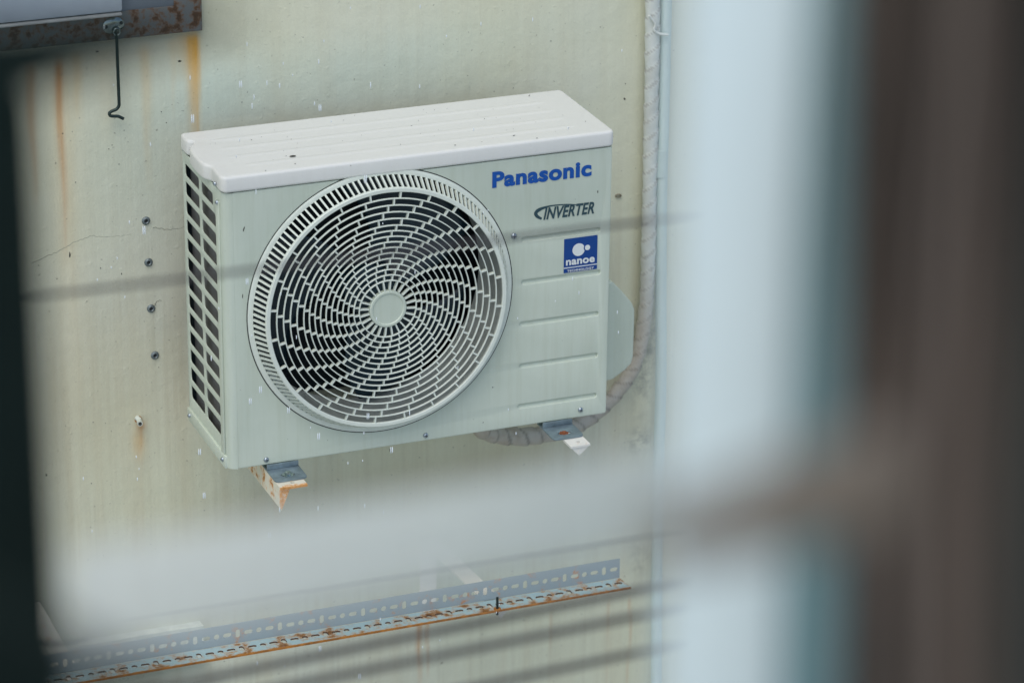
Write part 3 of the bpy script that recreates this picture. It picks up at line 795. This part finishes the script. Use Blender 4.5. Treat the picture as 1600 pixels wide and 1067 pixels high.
# ------------------------------------------------------------------ rain
def rain():
    spots = [(301, 186, 5), (376, 132, 4), (394, 166, 3.5), (397, 152, 3), (500, 169, 4), (579, 133, 3.5), (498, 97, 3), (417, 130, 3), (437, 134, 3), (312, 706, 4), (319, 774, 4), (407, 609, 4.5), (391, 627, 4),
             (451, 641, 4), (498, 682, 4.5), (320, 903, 4), (421, 836, 4), (497, 794, 3.5), (576, 818, 3.5), (612, 703, 4), (500, 1013, 4), (562, 1056, 4), (570, 790, 3), (225, 360, 5), (402, 1036, 3), (297, 122, 3), (437, 796, 3.5), (386, 440, 4), (575, 650, 4), (571, 280, 5), (400, 300, 3), (330, 560, 3.5), (640, 645, 3.5)]
    for _ in range(70): spots.append((random.uniform(120, 760) if random.random() < .75 else random.uniform(700, 1010), random.uniform(10, 1050), random.uniform(1.2, 2.6)))
    bm = bmesh.new()
    for u, v, s in spots:
        Y = random.uniform(-.16, -.06); p = at(u, v, Y); h = s * .0016; r = .0007 + .00007 * s
        for dx in ((-.0015, .0015) if s > 3.8 else (0,)):
            q = bmesh.ops.create_uvsphere(bm, u_segments=6, v_segments=5, radius=1)
            for w_ in q['verts']: w_.co = Vector((p.x + dx + w_.co.x * r, p.y + w_.co.y * r, p.z + w_.co.z * h))
    o = bm_obj('rain', bm, M['drop'], None, True); tag(o, 'pale raindrops falling in front of the unit and the wall', 'rain', kind='stuff')
rain()

# ------------------------------------------------------------------ the near side: post, wires, window
def prism_between(name, A, B, up, w, m, parent=None, w2=None, depth=None):
    """a squared bar from A to B, w tall along `up`"""
    A, B = Vector(A), Vector(B); t = (B - A).normalized(); s = t.cross(Vector(up)).normalized(); u_ = s.cross(t).normalized()
    d = depth or w; w2 = w2 or w; V = []
    for P_, ww in ((A, w), (B, w2)):
        for a, b in ((-1, -1), (1, -1), (1, 1), (-1, 1)): V.append(P_ + s * a * d / 2 + u_ * b * ww / 2)
    bm = bmesh.new(); vs = [bm.verts.new(v) for v in V]
    for f in ((0, 1, 2, 3), (7, 6, 5, 4), (0, 4, 5, 1), (1, 5, 6, 2), (2, 6, 7, 3), (3, 7, 4, 0)): bm.faces.new([vs[i] for i in f])
    bmesh.ops.bevel(bm, geom=list(bm.edges), offset=min(d, w, w2) * .12, segments=2, affect='EDGES', profile=.5)
    return auto_smooth(bm_obj(name, bm, m, parent))
def level(u0, v0, d0, u1, v1):
    a = pt(u0, v0, d0); r = ray(u1, v1); return a, CAM + r * ((a.z - CAM.z) / r.z)
def vprism(name, P, z0, z1, m, bev=.003):
    bm = bmesh.new(); n = len(P); lo = [bm.verts.new((q.x, q.y, z0)) for q in P]; hi = [bm.verts.new((q.x, q.y, z1)) for q in P]
    for i in range(n): bm.faces.new((lo[i], lo[(i + 1) % n], hi[(i + 1) % n], hi[i]))
    bm.faces.new(lo[::-1]); bm.faces.new(hi)
    bmesh.ops.bevel(bm, geom=[e for e in bm.edges], offset=bev, segments=3, affect='EDGES', profile=.5)
    return auto_smooth(bm_obj(name, bm, m))
UP = (0, 0, 1)
# dark post at the left
p = pt(20, 500, 1.45); top = pt(-30, 92, 1.45)
post = box('dark_post', (p.x - .062, p.y - .02, p.z - 1.6), (p.x + .0100, p.y + .02, top.z), M['post'], None, .003)
tag(post, 'blurred dark green upright post at the left edge', 'post')
# wires
def wire(u0, v0, u1, v1, d, px, label):
    a, b = level(u0, v0, d, u1, v1); dd = (b - a).normalized(); a = a - dd * .25; b = b + dd * .3
    o = tube('wire', [a + (b - a) * k / 8 for k in range(9)], px / F * d / 2, M['wire'], None, 8)
    tag(o, label, 'wire', 'dark wires strung in front of the unit')
wire(60, 463, 1090, 336, 3.0, 8, 'blurred dark wire crossing level with the fan hub and badges')
wire(240, 972, 1090, 830, 2.9, 5.5, 'blurred dark wire just above the slotted angle')
wire(294, 1065, 1090, 903, 3.0, 13, 'blurred dark wire just under the slotted angle, upper one of the lower three')
wire(616, 1038, 1090, 943, 3.0, 12.5, 'blurred dark wire below the slotted angle, middle one of the lower three')
wire(778, 1065, 1090, 999, 3.0, 12, 'blurred dark wire near the bottom edge, lowest of all')
# translucent band, dark rail and corner wedge on the near side
def translucent():
    t = NT('cloudy_white')
    f, raw = t.noise(t.coord(), 8, 3, .5, .3, .7)
    t.fin(t.mix(f, (.86, .90, .84), (.90, .93, .87)), .5)
    tr = t.n('ShaderNodeBsdfTransparent'); mx = t.n('ShaderNodeMixShader'); mx.inputs[0].default_value = .57  # whitish band that lets part of the background through
    t.l(tr.outputs[0], mx.inputs[1]); t.l(t.b.outputs[0], mx.inputs[2]); t.l(mx.outputs[0], t.o.inputs[0])
    return t.m
M['cloudy'] = translucent()
a, b = level(108, 941, 1.30, 1150, 751)
rail = prism_between('translucent_strip', a, b, UP, 172 / F * 1.35, M['cloudy'], None, 150 / F * 1.35, .0015)
tag(rail, 'broad blurred translucent white strip slanting across below the unit', 'plastic strip')
a, b = pt(-80, 116, 1.05), pt(390, 24, 1.08)
o = prism_between('window_rail', a, b, UP, 150 / F * 1.05, M['post'], None, 10 / F * 1.08, .008)
tag(o, 'blurred dark tapering rail crossing the upper left corner', 'rail')
a, b = pt(-80, 985, .85), pt(300, 1095, .88)
o = prism_between('dark_wedge', a, b, UP, 150 / F * .85, M['post'], None, 30 / F * .88, .008)  # dark wedge added to darken the lower left corner
tag(o, 'blurred dark wedge added to darken the lower left corner', 'wedge')
# white window upright
dW = 1.12
jL, jM, jR = pt(1052, 533, dW), pt(1246, 533, dW), pt(1420, 533, dW)
nrm = (RM @ Vector((0, 0, -1))); nrm.z = 0; nrm.normalize(); rt = Vector((nrm.y, -nrm.x, 0))
jamb = thing('window_upright', 'blurred white upright window frame with shaded side coloured grey green right of the unit', 'window frame', jL)
keep(vprism('face_board', [jL, jM, jM + nrm * .030, jL + nrm * .035], jL.z - .6, jL.z + .5, M['wood_white'], .003), jamb)
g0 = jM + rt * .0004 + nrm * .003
keep(vprism('shaded_side', [g0, g0 + rt * .045, g0 + rt * .045 + nrm * .03, g0 + nrm * .03], jL.z - .6, jL.z + .5, M['shade_teal'], .002), jamb)  # separate piece whose grey green colour stands in for shade
# brown stay across it
a = pt(1020, 846, .82); b = pt(1400, 736, .82)
stay = prism_between('window_stay', a, b, UP, 74 / F * .82, M['latch'], None, 165 / F * .82, .012)
tag(stay, 'blurred brown window stay reaching across the white frame to the curtain', 'window stay')
# curtain
M['lit_fold'] = plain('light_brown_lit_fold', (.130, .105, .084), .95, 0, .12, 14)  # lit fold of the brown curtain, its brightness put into the colour
M['dark_edge'] = plain('shaded_curtain_edge', (.026, .029, .023), .95, 0, .2, 14)  # curtain's dark edge, shade put into a near-black colour
def drape(L, Rr, d, amp, per, m, label, cat='curtain'):
    """hanging cloth; L and Rr: lists of (u, v) down the left and right edges; folds run with the edges"""
    V, Fc = [], []; nu, nv = 70, 30
    def edge(E, v): return float(np.interp(v, [p[1] for p in E], [p[0] for p in E]))
    for j in range(nv + 1):
        v = -400 + 2000 * j / nv; l, r_ = edge(L, v), edge(Rr, v)
        for i in range(nu + 1):
            t = i / nu
            w = .5 + .5 * math.sin(t * per * 2 * math.pi + .5 * math.sin(v / 260)) + .2 * math.sin(t * per * 5.3 * math.pi + v / 400)
            V.append(pt(l + (r_ - l) * t, v, d - amp * w))
    for j in range(nv):
        for i in range(nu): Fc.append((j * (nu + 1) + i, j * (nu + 1) + i + 1, (j + 1) * (nu + 1) + i + 1, (j + 1) * (nu + 1) + i))
    o = mesh_obj('curtain', V, Fc, m, None, True)
    md = o.modifiers.new('thick', 'SOLIDIFY'); md.thickness = .0015
    return tag(o, label, cat)
drape([(1338, -400), (1326, 100), (1308, 1067), (1300, 1600)], [(2000, -400), (2000, 1600)], 1.07, .024, 6.3, M['curtain'], 'dark brown curtain hanging behind the paler fold beside the white frame')
drape([(1500, -400), (1488, 100), (1440, 480), (1392, 800), (1392, 1600)], [(1535, -400), (1540, 100), (1560, 500), (1560, 1067), (1560, 1600)], 1.02, .014, 2.4, M['lit_fold'], 'lit curtain fold coloured paler brown, widening downwards near the right edge')
drape([(1640, -400), (1625, 100), (1592, 560), (1572, 800), (1560, 1067), (1560, 1600)], [(2000, -400), (2000, 1600)], 1.00, .010, 2.0, M['dark_edge'], 'shaded curtain edge coloured near black at the lower right corner')
